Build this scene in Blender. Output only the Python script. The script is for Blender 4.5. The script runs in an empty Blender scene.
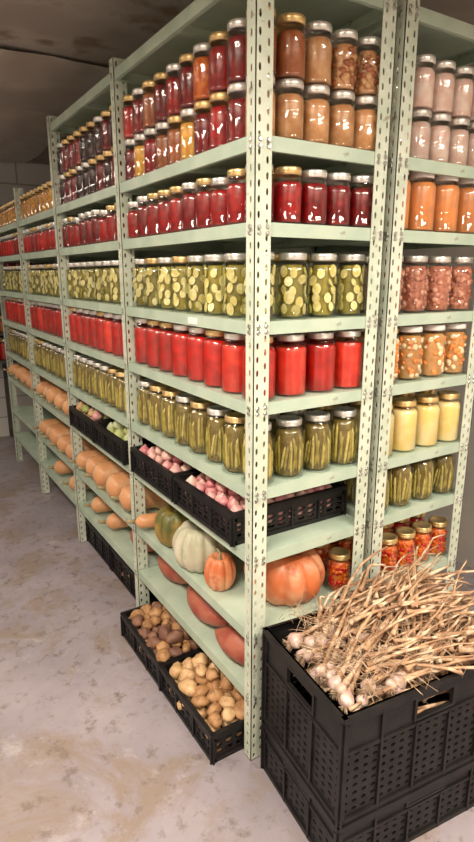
import bpy, math, random
from mathutils import Vector, Matrix, noise
random.seed(11)
R_=random.random
def U(a,b): return random.uniform(a,b)
scene=bpy.context.scene
try:
    scene.view_settings.view_transform='Standard'
except Exception as e: print(e)

# ------------------------------------------------------------ mesh builder
class MB:
    def __init__(s): s.v=[];s.f=[];s.m=[];s.s=[]
    def add(s,vs,fs,mat=0,smooth=False,M=None):
        o=len(s.v)
        if M is not None: vs=[M@Vector(v) for v in vs]
        s.v.extend([tuple(v) for v in vs])
        for f in fs:
            s.f.append([i+o for i in f]); s.m.append(mat); s.s.append(smooth)
    def box(s,x0,x1,y0,y1,z0,z1,mat=0,M=None):
        vs=[(x,y,z) for x in(x0,x1) for y in(y0,y1) for z in(z0,z1)]
        fs=[(0,1,3,2),(4,6,7,5),(0,4,5,1),(2,3,7,6),(0,2,6,4),(1,5,7,3)]
        s.add(vs,fs,mat,False,M)
    def lathe(s,prof,n=20,mat=0,smooth=True,M=None):
        vs=[];fs=[];rings=[]
        for r,z in prof:
            if r<1e-6:
                rings.append([len(vs)]*n); vs.append((0,0,z))
            else:
                b=len(vs); rings.append([b+i for i in range(n)])
                for i in range(n):
                    a=2*math.pi*i/n; vs.append((r*math.cos(a),r*math.sin(a),z))
        for k in range(len(rings)-1):
            A,B=rings[k],rings[k+1]
            for i in range(n):
                j=(i+1)%n
                q=[A[i],A[j],B[j],B[i]]
                u=[]
                for x in q:
                    if x not in u:u.append(x)
                if len(u)>2: fs.append(u)
        s.add(vs,fs,mat,smooth,M)
    def tube(s,pts,rads,n=6,mat=0,smooth=True,M=None):
        vs=[];fs=[];P=[Vector(p) for p in pts]
        up=Vector((0.13,0.21,0.97))
        for k,p in enumerate(P):
            d=(P[min(k+1,len(P)-1)]-P[max(k-1,0)])
            if d.length<1e-9:d=Vector((0,0,1))
            d.normalize(); a=d.cross(up)
            if a.length<.05:a=d.cross(Vector((1,0,0)))
            a.normalize(); b=d.cross(a)
            for i in range(n):
                t=2*math.pi*i/n
                vs.append(p+(a*math.cos(t)+b*math.sin(t))*rads[k])
        for k in range(len(P)-1):
            for i in range(n):
                j=(i+1)%n
                fs.append((k*n+i,k*n+j,(k+1)*n+j,(k+1)*n+i))
        fs.append(tuple(range(n))[::-1]); fs.append(tuple((len(P)-1)*n+i for i in range(n)))
        s.add(vs,fs,mat,smooth,M)
    def sph(s,nu=16,nv=10,mat=0,fn=None,M=None):
        vs=[];fs=[]
        for j in range(nv+1):
            ph=math.pi*j/nv
            for i in range(nu):
                th=2*math.pi*i/nu
                p=Vector((math.sin(ph)*math.cos(th),math.sin(ph)*math.sin(th),math.cos(ph)))
                if fn:p=fn(p,th,ph)
                vs.append(p)
        for j in range(nv):
            for i in range(nu):
                k=(i+1)%nu
                fs.append((j*nu+i,(j+1)*nu+i,(j+1)*nu+k,j*nu+k))
        s.add(vs,fs,mat,True,M)
    # perforated plate: origin o, u axis, v axis, n axis (thickness)
    def perf(s,o,u,v,n,w,h,cols,rows,hw,hh,t=.0025,mat=0,stag=False,M=None):
        o=Vector(o);u=Vector(u);v=Vector(v);n=Vector(n)
        cw=w/cols;ch=h/rows
        for c in range(cols):
            off=(ch*.5 if (stag and c%2) else 0)
            rr=rows-1 if off else rows
            if off:
                for z0,z1 in((0,off),(h-off,h)):
                    q=[o+u*(c*cw)+v*z0,o+u*((c+1)*cw)+v*z0,o+u*((c+1)*cw)+v*z1,o+u*(c*cw)+v*z1]
                    s.add(q+[p+n*t for p in q],[(0,1,2,3),(7,6,5,4)],mat,False,M)
            for r in range(rr):
                cx=(c+.5)*cw; cy=(r+.5)*ch+off
                a,b=cw/2,ch/2
                outer=[(-a,-b),(0,-b),(a,-b),(a,0),(a,b),(0,b),(-a,b),(-a,0)]
                inner=[(-hw*.72,-hh*.78),(0,-hh),(hw*.72,-hh*.78),(hw,0),(hw*.72,hh*.78),(0,hh),(-hw*.72,hh*.78),(-hw,0)]
                P=[o+u*(cx+x)+v*(cy+y) for x,y in outer+inner]
                Q=[p+n*t for p in P]
                fs=[]
                for i in range(8):
                    j=(i+1)%8
                    fs.append((i,j,8+j,8+i)); fs.append((16+i,24+i,24+j,16+j)); fs.append((8+i,8+j,24+j,24+i))
                s.add(P+Q,fs,mat,False,M)
        for p0,p1 in(((0,0),(w,0)),((w,0),(w,h)),((w,h),(0,h)),((0,h),(0,0))):
            A=o+u*p0[0]+v*p0[1];B=o+u*p1[0]+v*p1[1]
            s.add([A,B,B+n*t,A+n*t],[(0,1,2,3)],mat,False,M)
    def mesh(s,name,mats):
        me=bpy.data.meshes.new(name)
        me.from_pydata(s.v,[],s.f)
        for m in mats: me.materials.append(m)
        me.polygons.foreach_set('material_index',s.m)
        me.polygons.foreach_set('use_smooth',s.s)
        me.update()
        return me
def obj(name,me,loc=(0,0,0),rot=(0,0,0),parent=None,scale=None):
    o=bpy.data.objects.new(name,me); scene.collection.objects.link(o)
    o.location=loc;o.rotation_euler=rot
    if scale:o.scale=scale
    if parent:o.parent=parent
    return o
def empty(name,loc=(0,0,0)):
    o=bpy.data.objects.new(name,None); scene.collection.objects.link(o); o.location=loc
    o.empty_display_size=.1
    return o

# ------------------------------------------------------------ materials
def mat(name,c,rough=.5,metal=0,c2=None,nscale=20,lo=.4,hi=.6,bump=0,bscale=60,coat=0,rnd=0,c3=None,n3=5,lo3=.55,hi3=.65,emit=None,detail=3,spec=.5):
    m=bpy.data.materials.new(name);m.use_nodes=True
    nt=m.node_tree;N=nt.nodes;L=nt.links
    b=N['Principled BSDF']
    b.inputs['Roughness'].default_value=rough;b.inputs['Metallic'].default_value=metal
    b.inputs['Specular IOR Level'].default_value=spec
    b.inputs['Coat Weight'].default_value=coat;b.inputs['Coat Roughness'].default_value=.08
    tc=N.new('ShaderNodeTexCoord')
    def noi(sc,de=detail):
        n=N.new('ShaderNodeTexNoise');n.inputs['Scale'].default_value=sc;n.inputs['Detail'].default_value=de
        L.new(tc.outputs['Object'],n.inputs['Vector']);return n
    def mix(fac,A,B):
        x=N.new('ShaderNodeMix');x.data_type='RGBA'
        if fac is not None:L.new(fac,x.inputs[0])
        for inp,val in((6,A),(7,B)):
            if isinstance(val,tuple): x.inputs[inp].default_value=(*val,1)
            else: L.new(val,x.inputs[inp])
        return x.outputs[2]
    def rng(o,a,b_):
        r=N.new('ShaderNodeMapRange');r.inputs[1].default_value=a;r.inputs[2].default_value=b_
        L.new(o,r.inputs[0]);return r.outputs[0]
    base=c
    if c2: base=mix(rng(noi(nscale).outputs[0],lo,hi),c,c2)
    if c3: base=mix(rng(noi(n3).outputs[0],lo3,hi3),base,c3)
    if rnd:
        oi=N.new('ShaderNodeObjectInfo')
        r=N.new('ShaderNodeMapRange');L.new(oi.outputs['Random'],r.inputs[0]);r.inputs[3].default_value=1-rnd;r.inputs[4].default_value=1+rnd
        h=N.new('ShaderNodeHueSaturation');L.new(r.outputs[0],h.inputs['Value'])
        if isinstance(base,tuple):h.inputs['Color'].default_value=(*base,1)
        else:L.new(base,h.inputs['Color'])
        base=h.outputs[0]
    if isinstance(base,tuple): b.inputs['Base Color'].default_value=(*base,1)
    else: L.new(base,b.inputs['Base Color'])
    if bump:
        bp=N.new('ShaderNodeBump');bp.inputs['Strength'].default_value=bump;bp.inputs['Distance'].default_value=.004
        L.new(noi(bscale).outputs[0],bp.inputs['Height']);L.new(bp.outputs[0],b.inputs['Normal'])
    if emit:
        b.inputs['Emission Color'].default_value=(*emit[0],1);b.inputs['Emission Strength'].default_value=emit[1]
    return m
POST=mat('painted_steel_post',(.62,.66,.55),.45,c2=(.50,.56,.45),nscale=9,c3=(.28,.24,.18),n3=25,lo3=.66,hi3=.75)
DECK=mat('painted_steel_deck',(.40,.50,.40),.42,c2=(.48,.57,.46),nscale=6,c3=(.26,.24,.18),n3=18,lo3=.68,hi3=.78)
BOLT=mat('bolt_steel',(.5,.5,.48),.35,.9)
PLASTIC=mat('black_plastic',(.008,.0075,.008),.45,c2=(.015,.013,.013),nscale=14,bump=.15,bscale=90,spec=.3)
GOLD=mat('lid_gold',(.78,.56,.26),.3,.8,rnd=.14)
SILV=mat('lid_silver',(.80,.78,.73),.28,.8,rnd=.14)
WHT=mat('lid_white',(.8,.76,.72),.4,.0,rnd=.05)
def glassmat():
    m=bpy.data.materials.new('jar_glass');m.use_nodes=True
    nt=m.node_tree;N=nt.nodes;L=nt.links
    for n in list(N):N.remove(n)
    out=N.new('ShaderNodeOutputMaterial');mx=N.new('ShaderNodeMixShader')
    t=N.new('ShaderNodeBsdfTransparent');t.inputs[0].default_value=(.93,.95,.94,1)
    g=N.new('ShaderNodeBsdfGlossy');g.inputs['Roughness'].default_value=.05;g.inputs[0].default_value=(.97,.98,.97,1)
    tc=N.new('ShaderNodeTexCoord');no=N.new('ShaderNodeTexNoise');no.inputs['Scale'].default_value=38;no.inputs['Detail'].default_value=1
    bp=N.new('ShaderNodeBump');bp.inputs['Strength'].default_value=.35;bp.inputs['Distance'].default_value=.004
    L.new(tc.outputs['Object'],no.inputs['Vector']);L.new(no.outputs[0],bp.inputs['Height']);L.new(bp.outputs[0],g.inputs['Normal'])
    lw=N.new('ShaderNodeLayerWeight');lw.inputs[0].default_value=.5
    p=N.new('ShaderNodeMath');p.operation='POWER';p.inputs[1].default_value=4.0
    a=N.new('ShaderNodeMath');a.operation='MULTIPLY_ADD';a.inputs[1].default_value=.5;a.inputs[2].default_value=.058
    L.new(lw.outputs['Facing'],p.inputs[0]);L.new(p.outputs[0],a.inputs[0]);L.new(a.outputs[0],mx.inputs[0])
    L.new(t.outputs[0],mx.inputs[1]);L.new(g.outputs[0],mx.inputs[2]);L.new(mx.outputs[0],out.inputs[0])
    return m
GLASS=glassmat()

# ------------------------------------------------------------ jars
QUART=(.0515,.186,.037);PINT=(.0425,.148,.034)
def jar_shell(b,size,lidmat,n=24):
    R,H,rn=size
    sh=H-.052
    prof=[(0,.004),(R-.008,.002),(R-.003,.0),(R,.005),(R,.014),(R-.0012,.018),(R-.0012,sh-.012),(R,sh-.006),(R,sh),(R*.985,sh+.007),(R*.93,sh+.015),(R*.84,sh+.022),(rn,sh+.028),(rn,H-.004)]
    b.lathe(prof,n,0)
    b.lathe([(rn+.0005,H-.021),(rn+.0035,H-.020),(rn+.0035,H-.004),(rn+.0025,H-.001),(rn-.001,H),(rn-.006,H),(rn-.0065,H-.0012),(0,H-.0012)],n,1)
    for z in(.008,.012,.016):
        b.lathe([(rn+.0035,H-z-.001),(rn+.0043,H-z),(rn+.0035,H-z+.001)],n,1)
def fill_prof(size,g=.0035,top=.0):
    R,H,rn=size;sh=H-.052
    return [(0,.006),(R-.008,.006),(R-g,.009),(R-g,sh),(R*.985-g,sh+.006),(R*.93-g,sh+.013),(R*.86-g,sh+.019-top),(0,sh+.019-top)]
def jar(kind,size,cols,lid,seed):
    random.seed(seed)
    b=MB();jar_shell(b,size,1)
    R,H,rn=size;sh=H-.052
    top=sh+.012
    if kind=='sauce':
        b.lathe(fill_prof(size,.0038,U(0,.012)),22,2)
    elif kind=='beans':
        b.lathe(fill_prof((R-.007,H,rn)),14,2)
        n=int(2*math.pi*(R-.008)/.0098)
        for i in range(n):
            a=2*math.pi*i/n+U(-.06,.06);a2=a+U(-.28,.28);rr=R-.0088
            z0=U(.008,.03);z1=U(top-.045,top-.002)
            pts=[];rad=[]
            for k in range(7):
                t=k/6;aa=a+(a2-a)*t;r=rr-(.005 if t>.9 else 0)+U(-.0012,.0004)
                pts.append((r*math.cos(aa),r*math.sin(aa),z0+(z1-z0)*t));rad.append(.0050*(1 if 0<k<6 else .55))
            b.tube(pts,rad,6,3 if i%3 else 4)
        for i in range(8):
            a=U(0,6.28);r=R-.014
            b.tube([(r*math.cos(a),r*math.sin(a),top-.03),(r*.5*math.cos(a+.5),r*.5*math.sin(a+.5),top+.004)],[.005,.004],6,3)
    elif kind=='slices':
        b.lathe(fill_prof((R-.015,H,rn)),14,2)
        z=.028;k=0
        while z<top:
            n=6
            for i in range(n):
                a=2*math.pi*(i+.5*(k%2))/n+U(-.3,.3)
                rd=U(.0165,.0235)
                zz=min(max(z+U(-.008,.008),.026),top-.010)
                tilt=U(-.5,.5) if R_()<.72 else U(-2.2,2.2)
                M=Matrix.Translation((math.cos(a)*(R-.0150),math.sin(a)*(R-.0150),zz))@Matrix.Rotation(a,4,'Z')@Matrix.Rotation(math.pi/2+tilt*.35,4,'Y')@Matrix.Rotation(tilt*.3,4,'X')
                M=M@Matrix.Diagonal((U(.8,1),U(.6,.78),1,1))
                rd*=.95
                b.lathe([(0,-.003),(rd*.9,-.003),(rd,0),(rd*.96,.003)],12,3,True,M)
                b.lathe([(rd*.96,.003),(rd*.90,.0036),(0,.0036)],12,4,False,M)
                for q in range(6):
                    aa=q*1.047+U(-.2,.2);sr=rd*.42
                    Ms=M@Matrix.Translation((sr*math.cos(aa),sr*math.sin(aa),.0036))@Matrix.Rotation(aa,4,'Z')@Matrix.Diagonal((rd*.16,rd*.06,.0005,1))
                    b.sph(5,3,5,None,Ms)
            z+=.026;k+=1
    elif kind=='chunks':
        b.lathe(fill_prof((R-.006,H,rn)),14,2)
        for i in range(80):
            a=U(0,6.28);z=U(.018,top-.004);r=U(.006,.0125)
            M=Matrix.Translation((math.cos(a)*(R-.0088),math.sin(a)*(R-.0088),z))@Matrix.Rotation(a,4,'Z')@Matrix.Rotation(U(-1,1),4,'X')@Matrix.Diagonal((.0052,r,r*U(.6,1.1),1))
            b.sph(7,5,3 if i%2 else 4,None,M)
    me=b.mesh('jar_'+kind,[GLASS,lid]+cols)
    return me
def C(name,c,c2=None,ns=70,**k):
    return mat(name,c,k.pop('rough',.3),c2=c2,nscale=ns,rnd=k.pop('rnd',.18),lo=.38,hi=.62,**k)
m_tom=C('tomato_sauce',(.62,.012,.006),(.42,.008,.005),26)
m_tomL=C('tomato_sauce_light',(.76,.045,.02),(.58,.02,.01),26)
m_beet=C('dark_red_beets',(.12,.002,.004),(.25,.006,.008),40)
m_red=C('cherry_red',(.42,.007,.007),(.24,.004,.006),50)
m_purp=C('dark_purple_juice',(.02,.003,.006),(.06,.007,.010),40)
m_or=C('orange_salsa',(.82,.22,.02),(.62,.08,.015),60)
m_yel=C('yellow_relish',(.82,.42,.06),(.60,.26,.03),60)
m_brn=C('apple_butter',(.40,.12,.04),(.28,.07,.02),40)
m_apple=C('applesauce_peach',(.70,.37,.18),(.52,.23,.09),30)
m_wht=C('pale_pears',(.82,.62,.54),(.74,.46,.38),30)
m_orS=C('peach_puree',(.76,.26,.07),(.62,.22,.08),30)
m_meat=C('salmon_meat',(.54,.20,.12),(.36,.10,.06),60)
m_meat2=C('salmon_meat_light',(.72,.36,.25),(.56,.2,.13),60)
m_car=C('carrot',(.82,.25,.04))
m_pot=C('potato_white',(.82,.64,.40))
m_broth=C('golden_broth',(.52,.22,.06),(.62,.32,.12),40)
m_cream=C('corn_cream',(.82,.57,.18),(.84,.68,.36),12)
m_liq=C('pickle_brine',(.34,.26,.035),(.22,.18,.025),40)
m_rim=C('pickle_skin',(.20,.20,.02),(.42,.34,.05),50)
m_ctr=C('pickle_flesh',(.80,.70,.34),(.64,.52,.15),50)
m_seed=C('pickle_seed',(.58,.46,.14))
m_bl=C('bean_liquid',(.15,.10,.02),(.22,.15,.035),60)
m_b1=C('bean_olive',(.38,.29,.055),(.26,.20,.035),60)
m_b2=C('bean_light',(.60,.48,.16),(.44,.35,.08),60)
L3=[GOLD,SILV,WHT]
def variants(kind,size,colsets,lids=(0,1),n=2):
    out=[]
    for i in range(n):
        for cs in colsets:
            out.append(jar(kind,size,cs,L3[lids[(i+len(out))%len(lids)]],100+i*7+len(out)))
    return out
PS=(.0425,.138,.034)
J={}
J['mix']=variants('sauce',PINT,[[m_or],[m_red],[m_beet],[m_yel],[m_tom],[m_brn]],n=1)+variants('sauce',PINT,[[m_red],[m_beet],[m_or]],n=1,lids=(1,))
J['mixred']=variants('sauce',PINT,[[m_red],[m_beet],[m_beet],[m_tom],[m_brn]],n=1)
J['purple']=variants('sauce',PINT,[[m_purp],[m_purp],[m_beet]],n=1,lids=(1,0,0))
J['apple']=variants('sauce',PINT,[[m_apple],[m_brn],[m_apple]],n=1,lids=(1,0,1))+variants('chunks',PINT,[[m_apple,m_apple,m_brn]],n=1,lids=(1,))
J['beet']=variants('sauce',PINT,[[m_beet],[m_red]],n=2,lids=(1,0,1))+variants('sauce',PS,[[m_red]],n=1,lids=(1,))
J['redp']=variants('sauce',PINT,[[m_red],[m_tom]],n=1,lids=(0,1))
J['yellowp']=variants('chunks',PINT,[[m_yel,m_yel,m_apple]],n=2)
J['pickle']=variants('slices',QUART,[[m_liq,m_rim,m_ctr,m_seed]],n=4,lids=(1,1,0))
J['tomato']=variants('sauce',QUART,[[m_tom],[m_tomL]],n=1,lids=(0,1))+variants('sauce',QUART,[[m_tom],[m_tom]],n=1,lids=(1,1,))
J['bean']=variants('beans',QUART,[[m_bl,m_b1,m_b2]],n=3,lids=(1,0,1))
J['pear']=variants('sauce',PINT,[[m_wht]],n=2,lids=(1,2))
J['peach']=variants('sauce',QUART,[[m_orS]],n=2,lids=(2,1))
J['meat']=variants('chunks',QUART,[[m_meat,m_meat,m_meat2]],n=2,lids=(1,0))
J['stew']=variants('chunks',QUART,[[m_broth,m_pot,m_car]],n=3,lids=(2,1,0))
J['cream']=variants('sauce',QUART,[[m_cream]],n=2,lids=(0,1))
J['salsa']=variants('chunks',PINT,[[m_tom,m_tom,m_or],[m_or,m_tom,m_or]],n=1,lids=(0,))
random.seed(5)
def fill(name,kinds,z,x0,x1,y0,y1,size,tiers=1,pick=None,nx=None,ny=None,tierprob=1,sp=None):
    R,H,_=size
    e=empty(name,((x0+x1)/2,(y0+y1)/2,z))
    sp=sp or 2*R+.0035
    ax=max(1,int((x1-x0)/sp));ay=max(1,int((y1-y0)/sp))
    px=(x1-x0)/ax;py=(y1-y0)/ay
    for i in range(ax):
        if nx and i>=nx:break
        for j in range(ay):
            if ny and j>=ny:break
            jx=U(-.001,.001);jy=U(-.001,.001)
            for t in range(tiers):
                if t>0 and R_()>tierprob:break
                ks=J[kinds] if not pick else J[pick(i,j,t)]
                me=random.choice(ks)
                obj('jar',me,(x0+(i+.5)*px+jx-e.location.x,y0+(j+.5)*py+jy-e.location.y,.0005+t*(H+.0005)),(0,0,U(0,6.28)),e)
    return e

# ------------------------------------------------------------ shelving
ZT=2.32
LV=dict(A=1.925,B=1.715,C=1.455,D=1.225,E=.965,F=.752,G=.48,H=.255)
D1=.47;X2=.505;X3=X2+.49
YS=[0,.955,1.885,2.815,3.745]
PH=2.36
def post_mesh(mx,my,name,PH=PH):
    b=MB()
    rows=int(PH/.038)
    b.perf((0,0,0),(mx,0,0),(0,0,1),(0,my,0),.052,PH,2,rows,.0044,.0095,mat=0,stag=True)
    b.perf((0,0,0),(0,my,0),(0,0,1),(mx,0,0),.040,PH,1,rows,.0044,.0095,mat=0)
    b.box(min(0,mx*.05),max(0,mx*.05),min(0,my*.045),max(0,my*.045),0,.003,0)
    for z in list(LV.values())+[ZT]:
        if z>PH: continue
        for dz in(-.012,-.028):
            for dx in (.014,.041):
                M=Matrix.Translation((mx*dx,0,z+dz))@Matrix.Rotation(math.pi/2*(1 if my>0 else -1),4,'X')
                b.lathe([(0.0065,0),(.0065,.0035),(.005,.005),(0,.005)],6,1,False,M)
            M=Matrix.Translation((0,my*.02,z+dz))@Matrix.Rotation(-math.pi/2*(1 if mx>0 else -1),4,'Y')
            b.lathe([(0.0065,0),(.0065,.0035),(.005,.005),(0,.005)],6,1,False,M)
    return b.mesh(name,[POST,BOLT])
PM={}
for mx in(1,-1):
    PM[(mx,0)]=post_mesh(mx,1,'slotted_post')
    PM[(mx,1)]=post_mesh(mx,1,'slotted_post_short',2.13)
    PM[(mx,2)]=post_mesh(mx,-1,'slotted_post_short',2.13)
def deck_mesh(w,l,name='shelf_deck'):
    b=MB();h=.036;t=.002
    b.box(0,w,0,l,-t,0)
    b.box(0,w,0,t,-h,-t);b.box(0,w,l-t,l,-h,-t);b.box(0,t,t,l-t,-h,-t);b.box(w-t,w,t,l-t,-h,-t)
    b.box(t,w-t,t,.014,-h,-h+t);b.box(t,w-t,l-.014,l-t,-h,-h+t)
    b.box(t,.014,.014,l-.014,-h,-h+t);b.box(w-.014,w-t,.014,l-.014,-h,-h+t)
    b.box(.02,w-.02,l/2-.015,l/2+.015,-.022,-t)
    return b.mesh(name,[DECK])
def unit(x0,x1,name):
    e=empty(name,(x0,0,0))
    w=x1-x0
    for i,y in enumerate(YS):
        k=0 if i<3 else (1 if i==3 else 2)
        obj('post',PM[(1,k)],(0,y,0),parent=e)
        obj('post',PM[(-1,k)],(w,y,0),parent=e)
    for k in range(4):
        l=YS[k+1]-YS[k]-.008
        me=deck_mesh(w-.006,l)
        for z in list(LV.values())+[ZT]:
            if k>=2 and z==ZT: continue
            obj('shelf_deck',me,(.003,YS[k]+.004,z),parent=e)
    return e
ua=unit(0,D1,'metal_shelving_unit');unit(X2,X3,'metal_shelving_unit')
b=MB();b.box(-.0005,.0025,0,.06,0,.022)
obj('shelf_label',b.mesh('shelf_label',[mat('label_paper',(.8,.8,.76),.6)]),(0,.33,LV['C']-.03),parent=ua)

x0,x1=.006,D1-.006
b1=(YS[0]+.008,YS[1]-.004);b2=(YS[1]+.046,YS[2]-.004);b3=(YS[2]+.046,YS[3]-.004);b4=(YS[3]+.046,YS[4]-.045)
def pickA(i,j,t):
    if j<1 or (j<2 and i>1): return 'apple'
    if j>5 and t==0: return 'mix'
    return 'mixred' if R_()<.6 else 'mix'
fill('mixed_preserve_jars','mix',LV['A'],x0,x1,*b1,PINT,2,pickA)
fill('beet_jars','beet',LV['B'],x0,x1,*b1,PINT)
fill('pickle_slice_jars','pickle',LV['C'],x0,x1,*b1,QUART)
fill('tomato_sauce_jars','tomato',LV['D'],x0,x1,*b1,QUART)
fill('green_bean_jars','bean',LV['E'],x0,x1,*b1,QUART)
fill('dark_juice_jars','purple',LV['A'],x0,x1,*b2,PINT,2,nx=4)
fill('cherry_jars','beet',LV['B'],x0,x1,*b2,PINT,nx=4)
for bb in(b2,b3,b4):
    fill('pickle_slice_jars','pickle',LV['C'],x0,x1,*bb,QUART,nx=3)
    fill('tomato_sauce_jars','tomato',LV['D'],x0,x1,*bb,QUART,nx=3)
    fill('green_bean_jars','bean',LV['E'],x0,x1,*bb,QUART,nx=3)
for bb in(b3,b4):
    fill('yellow_relish_jars','yellowp',LV['A'],x0,x1,*bb,PINT,1,nx=3)
    fill('cherry_jars','redp',LV['B'],x0,x1,*bb,PINT,nx=3)
# unit 2
u0,u1=X2+.008,X3-.008
yy=(.008,.45)
fill('pear_jars','pear',LV['A'],u0,u1,*yy,PINT,2,tierprob=.75)
fill('peach_jars','peach',LV['B'],u0,u1,*yy,(QUART[0],.17,QUART[2]))
fill('salmon_jars','meat',LV['C'],u0,u1,*yy,QUART)
fill('vegetable_stew_jars','stew',LV['D'],u0,u1,*yy,QUART)
fill('creamed_corn_jars','cream',LV['E'],u0,u1,*yy,QUART)
fill('green_bean_jars','bean',LV['F'],u0,u1,*yy,QUART)
fill('salsa_jars','salsa',LV['G'],u0,u1,*yy,PINT)
fill('salsa_jars','salsa',LV['G'],.378,x1,.012,.35,PINT,sp=.086)

# ------------------------------------------------------------ crates
def crate(L,W,H,nx,ny,nz,handle=True,t=.006,solid=False):
    b=MB();hx,hy=L/2,W/2
    zt=H*.66 if handle else H-.018
    hw=lambda w,n:w/n*.5*(.55 if solid else .74)
    for (o,u,n,w,nn) in(((-hx,-hy,0),(1,0,0),(0,1,0),L,nx),((hx,-hy,0),(0,1,0),(-1,0,0),W,ny),((hx,hy,0),(-1,0,0),(0,-1,0),L,nx),((-hx,hy,0),(0,-1,0),(1,0,0),W,ny)):
        o=Vector(o);u=Vector(u);n=Vector(n)
        b.perf(o+Vector((0,0,.02)),u,(0,0,1),n,w,zt-.02,nn,nz,hw(w,nn),(zt-.02)/nz*.5*(.45 if solid else .74),t=t)
        M=Matrix((( u.x,n.x,0,o.x),(u.y,n.y,0,o.y),(0,0,1,0),(0,0,0,1)))
        b.box(0,w,0,t,0,.02,0,M)
        if handle:
            a=w/2-.065;c=w/2+.065
            b.box(0,a,0,t,zt,H,0,M);b.box(c,w,0,t,zt,H,0,M)
            b.box(a,c,0,t,zt,zt+.02,0,M);b.box(a,c,0,t,H-.035,H,0,M)
            b.box(a-.008,c+.008,-.006,0,H-.04,H-.028,0,M);b.box(a-.008,c+.008,-.006,0,zt+.012,zt+.02,0,M)
            b.box(a-.008,a,-.006,0,zt+.02,H-.04,0,M);b.box(c,c+.008,-.006,0,zt+.02,H-.04,0,M)
        b.box(-.008,w+.008,-.010,t,H-.016,H,0,M)
        b.box(-.004,w+.004,-.006,0,H-.03,H-.016,0,M)
        b.box(-.004,w+.004,-.006,0,0,.014,0,M)
        if handle:b.box(0,w,-.005,0,zt-.006,zt+.004,0,M)
        k=max(3,int(w/.11))
        for i in range(k+1):
            c=w*i/k
            top=H-.016
            if handle and abs(c-w/2)<.08: top=zt
            b.box(c-.004,c+.004,-.007,0,.0,top,0,M)
        for c in(0,w):
            b.box(c-.012,c+.012,-.006,0,0,H-.016,0,M)
    b.perf((-hx,-hy,.003),(1,0,0),(0,1,0),(0,0,1),L,W,max(4,int(L/.05)),max(4,int(W/.05)),.014,.014,t=.004)
    return b
def pile_positions(L,W,z0,z1,r,heap=.03):
    out=[];z=z0+r
    while z<z1+heap:
        k=0;y=-W/2+r+U(0,r*.4)
        while y<W/2-r*.8:
            x=-L/2+r+(r if k%2 else 0)*.9
            while x<L/2-r*.8:
                lim=z1+heap*(1-(2*x/L)**2)*(1-(2*y/W)**2)
                if z<lim: out.append(Vector((x+U(-.2,.2)*r,y+U(-.2,.2)*r,z+U(-.25,.25)*r)))
                x+=r*2.05
            y+=r*1.8;k+=1
        z+=r*1.55
    return out
def lump(M,b,mat,seed,amp=.14,nu=10,nv=7):
    o=Vector((seed*3.1,seed*1.7,seed))
    b.sph(nu,nv,mat,lambda p,t,ph:p*(1+amp*noise.noise(p*1.3+o)*1.6),M)
POTA=mat('potato_skin',(.46,.25,.11),.6,c2=(.34,.17,.07),nscale=30,c3=(.2,.10,.05),n3=60,lo3=.6,hi3=.7,bump=.3,bscale=90)
POTB=mat('yellow_potato_skin',(.64,.42,.22),.5,c2=(.50,.30,.14),nscale=25,c3=(.3,.17,.08),n3=50,lo3=.6,hi3=.7,bump=.2,bscale=80)
POTD=mat('dark_potato_skin',(.16,.07,.05),.6,c2=(.24,.12,.07),nscale=25,bump=.2,bscale=80)
ONP=mat('pink_onion_skin',(.56,.18,.20),.35,c2=(.74,.40,.38),nscale=14,c3=(.78,.58,.48),n3=9,lo3=.55,hi3=.7)
ONW=mat('pale_onion_skin',(.74,.50,.42),.35,c2=(.66,.34,.32),nscale=12)
GRN=mat('green_tomato_skin',(.28,.36,.08),.3,c2=(.50,.52,.22),nscale=10)
GRW=mat('pale_cabbage_green',(.62,.66,.42),.4,c2=(.42,.5,.22),nscale=14)
def tuber_pile(name,L,W,z0,z1,r,mats,loc,kind='potato',heap=.03,elong=1.35,parent=None,rot=0):
    b=MB()
    for i,p in enumerate(pile_positions(L,W,z0,z1,r,heap)):
        s=r*U(.78,1.18)
        e=U(1.05,elong)
        M=Matrix.Translation(p)@Matrix.Rotation(U(0,6.28),4,'Z')@Matrix.Rotation(U(-.5,.5),4,'X')@Matrix.Diagonal((s*e,s,s*U(.8,.98),1))
        mi=random.randrange(len(mats))
        if kind=='potato': lump(M,b,mi,R_()*50,.26,12,8)
        else:
            b.sph(12,8,mi,lambda q,t,ph:Vector((q.x,q.y,q.z+(.35 if ph<.01 else 0)+(.12 if ph<.5 else 0))),M)
    return obj(name,b.mesh(name,mats),loc,(0,0,rot),parent)
cF=crate(.46,.395,.11,11,10,4,False).mesh('produce_crate',[PLASTIC])
zF=LV['F']+.001
for (cx,cy,ms,nm,r) in((.222,.295,[ONP,ONP,ONW],'pink_onions',.021),(.222,.72,[ONP,ONW],'pink_onions',.021),(.222,1.22,[GRN,GRW,GRW],'green_tomatoes',.030),(.222,1.645,[GRN,ONP,POTB],'mixed_onions',.026)):
    c=obj('produce_crate',cF,(cx,cy,zF))
    tuber_pile(nm,.44,.37,.01,.115,r,ms,(0,0,0),'onion',.055,1.1,parent=c)
cP=crate(.42,.40,.115,10,10,3,False).mesh('produce_crate',[PLASTIC])
for (cx,cy,ms,el,r) in((.100,.262,[POTA,POTB,POTB],1.45,.027),(.100,.672,[POTA,POTD,POTA],1.5,.025)):
    c=obj('produce_crate',cP,(cx,cy,.001))
    tuber_pile('potatoes',.41,.39,.01,.12,r,ms,(0,0,0),'potato',.07,el,parent=c)
cQ=crate(.40,.40,.15,10,10,4,False).mesh('produce_crate',[PLASTIC])
for cy in(1.25,1.68):
    c=obj('produce_crate',cQ,(.25,cy,.001))
    tuber_pile('potatoes',.38,.38,.01,.12,.03,[POTD,POTA],(0,0,0),'potato',.03,1.4,parent=c)

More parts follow.
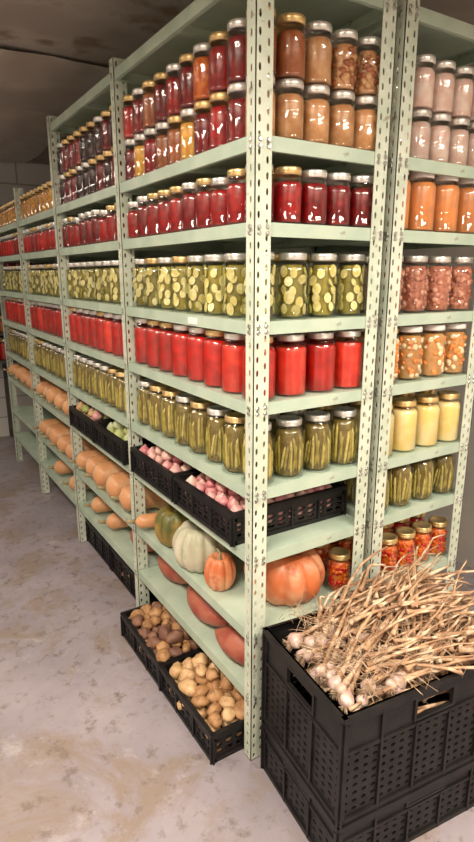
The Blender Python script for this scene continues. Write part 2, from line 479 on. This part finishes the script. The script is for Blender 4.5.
# ------------------------------------------------------------ pumpkins / squash
PGR=mat('grey_pumpkin_rind',(.46,.44,.31),.45,c2=(.60,.55,.42),nscale=8,c3=(.30,.34,.20),n3=16,lo3=.5,hi3=.7,bump=.1)
POR=mat('orange_pumpkin_rind',(.60,.16,.055),.4,c2=(.70,.33,.18),nscale=9,c3=(.50,.11,.04),n3=20,lo3=.55,hi3=.7,bump=.1)
PGN=mat('green_squash_rind',(.12,.12,.03),.4,c2=(.36,.22,.05),nscale=10,bump=.1)
SQO=mat('butternut_rind',(.62,.29,.13),.4,c2=(.72,.46,.26),nscale=6,bump=.05)
SQR=mat('red_hubbard_rind',(.30,.05,.032),.45,c2=(.42,.13,.08),nscale=12,bump=.6,bscale=30)
STM=mat('dry_stem',(.36,.29,.16),.8,c2=(.22,.2,.1),nscale=40)
def pumpkin(name,loc,R,h,m,ribs=11,rot=0,tilt=0,depth=.15):
    b=MB()
    def fn(p,t,ph):
        sp=max(0.0,math.sin(ph))
        g=1-depth*(1-abs(math.sin(ribs*t/2))**.7)*sp**.6
        w=1+.05*noise.noise(Vector((math.cos(t)*1.5,math.sin(t)*1.5,ph+R*30)))
        s=sp**.8
        z=math.cos(ph)
        dim=.38*math.exp(-(sp/.34)**2)
        return Vector((s*math.cos(t)*R*g*w,s*math.sin(t)*R*g*w,(z-math.copysign(dim,z))*h))
    b.sph(88,26,0,fn)
    b.tube([(0,0,h*.5),(0,0,h*.72),(R*.06,0,h*.95),(R*.2,.01,h*1.15)],[R*.17,R*.11,R*.085,R*.1],7,1)
    return obj(name,b.mesh(name,[m,STM]),loc,(tilt,0,rot))
def squash(name,loc,Lh,r,m,rot=0,neck=.62,pitch=0,pt=False):
    b=MB();n=16
    pts=[];rad=[]
    for i in range(n+1):
        t=i/n
        if pt: rr=math.sin(math.pi*min(max(t,.001),.999))**.75
        else:
            bulb=math.exp(-((t-.3)/.26)**2); nk=neck if t>.3 else 0
            rr=max(bulb,nk*1.0 if t>.4 else 0)
            e=max(0,min(1,(1-t)/.1))**.5*min(1,t/.12)**.5
            rr=rr*e
        pts.append((Lh*(t-.5),.10*Lh*math.sin(t*2.2)-.06*Lh,0));rad.append(max(.003,r*rr))
    b.tube(pts,rad,20,0)
    e=pts[-1] if not pt else pts[0]
    sg=1 if not pt else -1
    b.tube([e,(e[0]+sg*.02,e[1],.004),(e[0]+sg*.035,e[1],.01)],[.011,.008,.010],7,1)
    return obj(name,b.mesh(name,[m,STM]),loc,(0,pitch,rot))
zG=LV['G'];zH=LV['H']
pumpkin('orange_pumpkin',(.240,.152,zG+.086),.144,.105,POR,10,.3)
pumpkin('orange_pumpkin',(.064,.305,zG+.062),.059,.074,POR,9,1.1)
pumpkin('grey_pumpkin',(.088,.482,zG+.086),.116,.102,PGR,12,.7)
pumpkin('green_pumpkin',(.09,.705,zG+.08),.100,.092,PGN,10,.2)
pumpkin('orange_pumpkin',(.33,.60,zG+.09),.11,.1,POR,10,.9)
squash('butternut_squash',(.10,.865,zG+.050),.26,.050,SQO,2.9)
for i,(x,y,L,r,a) in enumerate([(.11,1.08,.30,.080,2.85),(.11,1.26,.32,.088,3.1),(.11,1.45,.32,.088,3.0),(.11,1.63,.30,.080,3.2),(.11,1.785,.3,.07,3.05)]):
    squash('butternut_squash',(x+.02,y,zG+r*1.0),L,r,SQO,a,.75)
for i,(x,y,L,r,a) in enumerate([(.13,2.0,.30,.07,3.0),(.13,2.16,.32,.076,3.1),(.13,2.33,.32,.08,3.0),(.13,2.5,.30,.07,3.2),(.13,2.66,.3,.07,3.1)]):
    squash('butternut_squash',(x,y,zG+r),L,r,SQO,a,.75)
    squash('butternut_squash',(x,y,LV['F']+r),L,r,SQO,a+.1,.7)
    squash('butternut_squash',(x,y+.93,LV['F']+r),L,r,SQO,a-.1,.7)
for (x,y,L,r,a) in[(.09,.155,.30,.060,1.9),(.10,.46,.34,.062,1.45),(.13,.78,.30,.066,1.7),(.30,.2,.30,.07,1.6),(.30,.6,.30,.07,1.6),(.12,1.13,.26,.06,1.6)]:
    squash('red_hubbard_squash',(x,y,zH+r),L,r,SQR,a,.5,0,True)
for (x,y,r) in[(.16,1.40,.06),(.16,1.65,.065),(.15,2.05,.07),(.15,2.4,.07)]:
    squash('butternut_squash',(x,y,zH+r),.3,r,SQO,3.0,.7)

# ------------------------------------------------------------ garlic crates
cG=crate(.60,.40,.335,20,13,8,True,.006,True).mesh('garlic_crate',[PLASTIC])
cL=crate(.60,.40,.185,20,13,4,True,.006,True).mesh('lower_crate',[PLASTIC])
obj('plastic_crate',cL,(.302,-.276,.001),(0,0,math.radians(-6)))
GC=obj('plastic_crate',cG,(.302,-.276,.190),(0,0,math.radians(-6)))
GAR=mat('garlic_skin',(.66,.54,.47),.5,c2=(.48,.30,.28),nscale=30,c3=(.36,.24,.15),n3=40,lo3=.44,hi3=.66)
GST=mat('dry_garlic_stem',(.46,.28,.16),.7,c2=(.28,.15,.08),nscale=14,c3=(.66,.50,.35),n3=25,lo3=.50,hi3=.65)
GRT=mat('garlic_roots',(.30,.19,.11),.8,c2=(.48,.35,.24),nscale=40)
def garlic():
    b=MB();random.seed(23)
    rim=.525
    def bulb(p,d,r):
        d=d.normalized()
        q=d.to_track_quat('Z','Y').to_matrix().to_4x4()
        M=Matrix.Translation(p)@q@Matrix.Rotation(U(0,6),4,'Z')
        def fn(v,t,ph):
            g=1-.12*(1-abs(math.sin(3.5*t)))*math.sin(ph)
            z=v.z
            s=math.sin(ph)
            if z>0: return Vector((s*math.cos(t)*r*g*(1-.35*z),s*math.sin(t)*r*g*(1-.35*z),z*r*1.35))
            return Vector((s*math.cos(t)*r*g,s*math.sin(t)*r*g,z*r*.8))
        b.sph(18,9,0,fn,M)
        for i in range(20):
            a=U(0,6.28)
            pts=[Vector((0,0,-r*.75))]
            x=Vector((math.cos(a)*.004,math.sin(a)*.004,-r*.8))
            for k in range(4):
                pts.append(x.copy());x+=Vector((math.cos(a)*U(.001,.007),math.sin(a)*U(.001,.007),-U(.002,.007)))
            b.tube(pts,[.0009]*5,3,2,M=M)
    def stem(p,d,Ln,r0=.0055,sag=.35,n=10,m=1,ns=6):
        pts=[];rad=[];d=d.normalized();x=p.copy()
        side=Vector((U(-.6,.6),U(-.8,.8),0))*sag
        drop=U(.1,1.0)*sag
        for k in range(n+1):
            t=k/n
            pts.append(x.copy());rad.append(r0*(1.4 if k==0 else 1)*(1-.45*t)*U(.75,1.2))
            dd=(d+side*t+Vector((0,0,-drop*t*t*1.6))+Vector((U(-1,1),U(-1,1),U(-1,1)))*.13).normalized()
            x=x+dd*(Ln/n)
        for q in pts:
            if q.z<rim+.012:
                q.x=min(max(q.x,-.283),.283);q.y=min(max(q.y,-.183),.183)
            q.y=min(q.y,.226);q.x=max(q.x,-.29)
            if q.y<-.185: q.z=max(q.z,rim+.008)
            q.y=max(q.y,-.245)
            q.z=max(q.z,.22)
        b.tube(pts,rad,ns,m)
    for i in range(150):   # under layer
        p=Vector((U(-.27,.15),U(-.17,.17),U(.40,.515)))
        stem(p,Vector((1,U(-.5,.5),U(-.05,.15))),U(.2,.35))
    for i in range(44):    # bulb heads low-left
        p=Vector((U(-.27,-.03),U(-.175,.12),0))
        p.z=rim-.045+U(0,.05)
        d=Vector((1,U(-.1,.9),U(.05,.5)))
        r=U(.016,.026)
        p.x=max(p.x,-.25);p.y=max(min(p.y,.15),-.155)
        bulb(p,d,r)
        stem(p+d.normalized()*r*1.2,d,U(.28,.44),.0065)
    for i in range(14):
        p=Vector((U(-.05,.12),U(-.16,-.08),rim+U(-.035,.0)))
        d=Vector((U(.2,1),U(0,1),U(.1,.4)));r=U(.014,.020)
        bulb(p,d,r);stem(p+d.normalized()*r*1.2,d,U(.2,.34))
    for i in range(220):  # heap of stems, taller to the back right
        x=U(-.17,.2);y=U(-.17,.17)
        hh=.02+.11*max(0,min(1,(x+.25)/.3))*(1-((y-.03)/.24)**2)
        p=Vector((x,y,rim-.01+U(0,1)*hh))
        stem(p,Vector((1,U(-.6,1.1),U(-.05,.38))),U(.15,.34),U(.0034,.0075),.45)
    for i in range(520):  # loose roots/leaf shreds
        p=Vector((U(-.24,.25),U(-.17,.17),rim+U(-.01,.07)))
        stem(p,Vector((U(-1,1),U(-1,1),U(-.3,.5))),U(.04,.13),.0013,.9,6,2 if i%2 else 1,3)
    return obj('dried_garlic_with_stems',b.mesh('dried_garlic',[GAR,GST,GRT]),(0,0,-.190),(0,0,0),GC)
garlic()

# ------------------------------------------------------------ room
def floor_mat():
    m=bpy.data.materials.new('worn_painted_concrete');m.use_nodes=True
    nt=m.node_tree;N=nt.nodes;L=nt.links;b=N['Principled BSDF']
    tc=N.new('ShaderNodeTexCoord')
    def noi(sc,de=6,ro=.6,dist=0):
        n=N.new('ShaderNodeTexNoise');n.inputs['Scale'].default_value=sc;n.inputs['Detail'].default_value=de;n.inputs['Roughness'].default_value=ro;n.inputs['Distortion'].default_value=dist
        L.new(tc.outputs['Object'],n.inputs['Vector']);return n.outputs[0]
    def rng(o,a,c,hi=1):
        r=N.new('ShaderNodeMapRange');r.inputs[1].default_value=a;r.inputs[2].default_value=c;r.inputs[4].default_value=hi;L.new(o,r.inputs[0]);return r.outputs[0]
    def mix(f,A,B):
        x=N.new('ShaderNodeMix');x.data_type='RGBA';L.new(f,x.inputs[0])
        for i,v in((6,A),(7,B)):
            if isinstance(v,tuple):x.inputs[i].default_value=(*v,1)
            else:L.new(v,x.inputs[i])
        return x.outputs[2]
    base=mix(rng(noi(3),.35,.65),(.36,.315,.345),(.28,.245,.275))
    base=mix(rng(noi(2.3,9,.72,.5),.50,.60,.75),base,(.26,.195,.145))
    base=mix(rng(noi(3.4,9,.75,.3),.58,.66,.6),base,(.46,.42,.42))
    base=mix(rng(noi(16,6,.7),.54,.66,.75),base,(.17,.13,.115))
    L.new(base,b.inputs['Base Color'])
    r=N.new('ShaderNodeMapRange');r.inputs[3].default_value=.22;r.inputs[4].default_value=.5;L.new(noi(4),r.inputs[0]);L.new(r.outputs[0],b.inputs['Roughness'])
    bp=N.new('ShaderNodeBump');bp.inputs['Strength'].default_value=.3;bp.inputs['Distance'].default_value=.006;L.new(noi(9,8,.7),bp.inputs['Height']);L.new(bp.outputs[0],b.inputs['Normal'])
    return m
def block_mat():
    m=bpy.data.materials.new('painted_block_wall');m.use_nodes=True
    nt=m.node_tree;N=nt.nodes;L=nt.links;b=N['Principled BSDF']
    tc=N.new('ShaderNodeTexCoord');mp=N.new('ShaderNodeMapping');mp.inputs['Rotation'].default_value=(math.pi/2,0,0)
    L.new(tc.outputs['Object'],mp.inputs[0])
    br=N.new('ShaderNodeTexBrick');L.new(mp.outputs[0],br.inputs[0])
    br.inputs['Color1'].default_value=(.62,.60,.57,1);br.inputs['Color2'].default_value=(.55,.53,.51,1);br.inputs['Mortar'].default_value=(.36,.34,.32,1)
    br.inputs['Scale'].default_value=1;br.inputs['Brick Width'].default_value=.4;br.inputs['Row Height'].default_value=.2;br.inputs['Mortar Size'].default_value=.008
    L.new(br.outputs[0],b.inputs['Base Color']);b.inputs['Roughness'].default_value=.7
    return m
CEIL=mat('grey_plaster_ceiling',(.34,.29,.25),.7,c2=(.44,.39,.34),nscale=3,lo=.4,hi=.62,c3=(.22,.16,.12),n3=6,lo3=.55,hi3=.68,detail=6)
PLAIN=mat('painted_wall',(.55,.50,.45),.7,c2=(.48,.44,.40),nscale=3)
XL,XR,YF,YB,ZC=-2.3,1.75,-3.4,4.6,2.60
def slab(name,x0,x1,y0,y1,z0,z1,m):
    b=MB();b.box(x0,x1,y0,y1,z0,z1);return obj(name,b.mesh(name,[m]))
slab('floor',XL,XR,YF,YB,-.05,0,floor_mat())
slab('ceiling',XL,XR,YF,YB,ZC,ZC+.05,CEIL)
slab('wall_back',XL-.1,XR+.1,YB,YB+.1,0,ZC,block_mat())
slab('wall_left',XL-.1,XL,YF,YB,0,ZC,PLAIN)
slab('wall_right',XR,XR+.1,YF,YB,0,ZC,PLAIN)
slab('wall_front',XL-.1,XR+.1,YF-.1,YF,0,ZC,PLAIN)
# loose plastic sheeting stapled under the ceiling
SHT=mat('grey_plastic_sheet',(.56,.51,.46),.3,c2=(.40,.34,.29),nscale=3,lo=.35,hi=.65,coat=.3,detail=6)
b=MB();nx_,ny_=90,150;vs=[];fs=[]
sx0,sx1,sy0,sy1=-1.9,.46,1.75,4.55
for j in range(ny_+1):
    for i in range(nx_+1):
        u=i/nx_;v_=j/ny_
        x=sx0+(sx1-sx0)*u;y=sy0+(sy1-sy0)*v_
        belly=abs(math.sin(v_*math.pi*3))**.8*.055*(.5+.5*math.sin(math.pi*u))
        q=Vector((x*1.5,y*1.2,1.7))
        cr=abs(noise.noise(q))*.03+abs(noise.noise(q*3.1))*.010
        vs.append((x,y,ZC-.012-belly-cr))
for j in range(ny_):
    for i in range(nx_):
        a=j*(nx_+1)+i;fs.append((a,a+nx_+1,a+nx_+2,a+1))
b.add(vs,fs,0,True)
obj('plastic_sheeting',b.mesh('plastic_sheeting',[SHT]))
# far wall rack with jars
WOOD=mat('dark_metal_shelf',(.05,.045,.045),.5,c2=(.09,.08,.07),nscale=10)
e=empty('wall_shelf_rack',(-.2,4.35,0))
b=MB()
RZ=(.82,1.07,1.32,1.57,1.82)
for z in RZ:
    b.box(-.9,.9,-.18,.23,z-.02,z)
for x in(-.9,-.3,.3,.88):
    b.box(x,x+.02,-.18,-.16,.82,2.1);b.box(x,x+.03,.2,.23,0,2.1)
obj('rack_frame',b.mesh('rack_frame',[WOOD]),parent=e)
for z,k,s in zip(RZ,('tomato','apple','pickle','purple','redp'),(QUART,PINT,QUART,PINT,PINT)):
    fill('stored_jars',k,z,-.4,.68,4.19,4.50,s)

# ------------------------------------------------------------ lights (unseen ceiling fixtures; those near the camera added as fill)
TUBE=mat('lamp_tube',(.9,.9,.9),.4,emit=((1,.93,.84),6))
HOUS=mat('lamp_housing',(.75,.75,.73),.5)
def fixture(x,y,L,along,power,up=0):
    e=empty('unseen_ceiling_light',(x,y,ZC-.22))
    e.rotation_euler=(0,0,0 if along=='x' else math.pi/2)
    b=MB();b.box(-L/2,L/2,-.09,.09,0,.04,0)
    for s in(-L/3,L/3): b.box(s-.01,s+.01,-.01,.01,.04,.22,0)
    b.box(-L/2,-L/2+.02,-.08,.08,-.045,0,0);b.box(L/2-.02,L/2,-.08,.08,-.045,0,0)
    for s in(-.045,.045): b.tube([(-L/2+.02,s,-.025),(L/2-.02,s,-.025)],[.014,.014],10,1)
    obj('housing',b.mesh('housing',[HOUS,TUBE]),parent=e)
    for nm,pw,z,rx in(('lamp',power,-.06,0),('added_uplight',up,.055,math.pi)):  # second area lamp above the housing, added to brighten the ceiling sheeting
        if pw<=0: continue
        l=bpy.data.lights.new(nm,'AREA');l.shape='RECTANGLE';l.size=L;l.size_y=.2;l.energy=pw;l.color=(1,.89,.74)
        o=bpy.data.objects.new(nm,l);scene.collection.objects.link(o);o.parent=e;o.location=(0,0,z);o.rotation_euler=(rx,0,0)
fixture(-1.1,-.7,1.2,'y',66,4)
fixture(-1.35,1.2,1.2,'y',20,8)
fixture(-1.1,3.4,1.2,'y',7)
fixture(.5,-1.5,1.2,'x',60)  # added out of view as fill for the shelf fronts
fixture(-.6,-2.6,1.2,'x',46)  # added behind the camera as frontal fill
w=bpy.data.worlds.new('world');scene.world=w;w.use_nodes=True
w.node_tree.nodes['Background'].inputs[0].default_value=(1,.95,.9,1);w.node_tree.nodes['Background'].inputs[1].default_value=.1

# ------------------------------------------------------------ camera
cd=bpy.data.cameras.new('camera');cam=bpy.data.objects.new('camera',cd);scene.collection.objects.link(cam)
cd.sensor_fit='HORIZONTAL';cd.sensor_width=36;cd.lens=565/474*36;cd.clip_start=.02
cam.location=(-.86,-1.29,1.58);cam.rotation_euler=(math.radians(90-14.5),0,math.radians(-32))
scene.camera=cam
print('objects',len(bpy.data.objects))
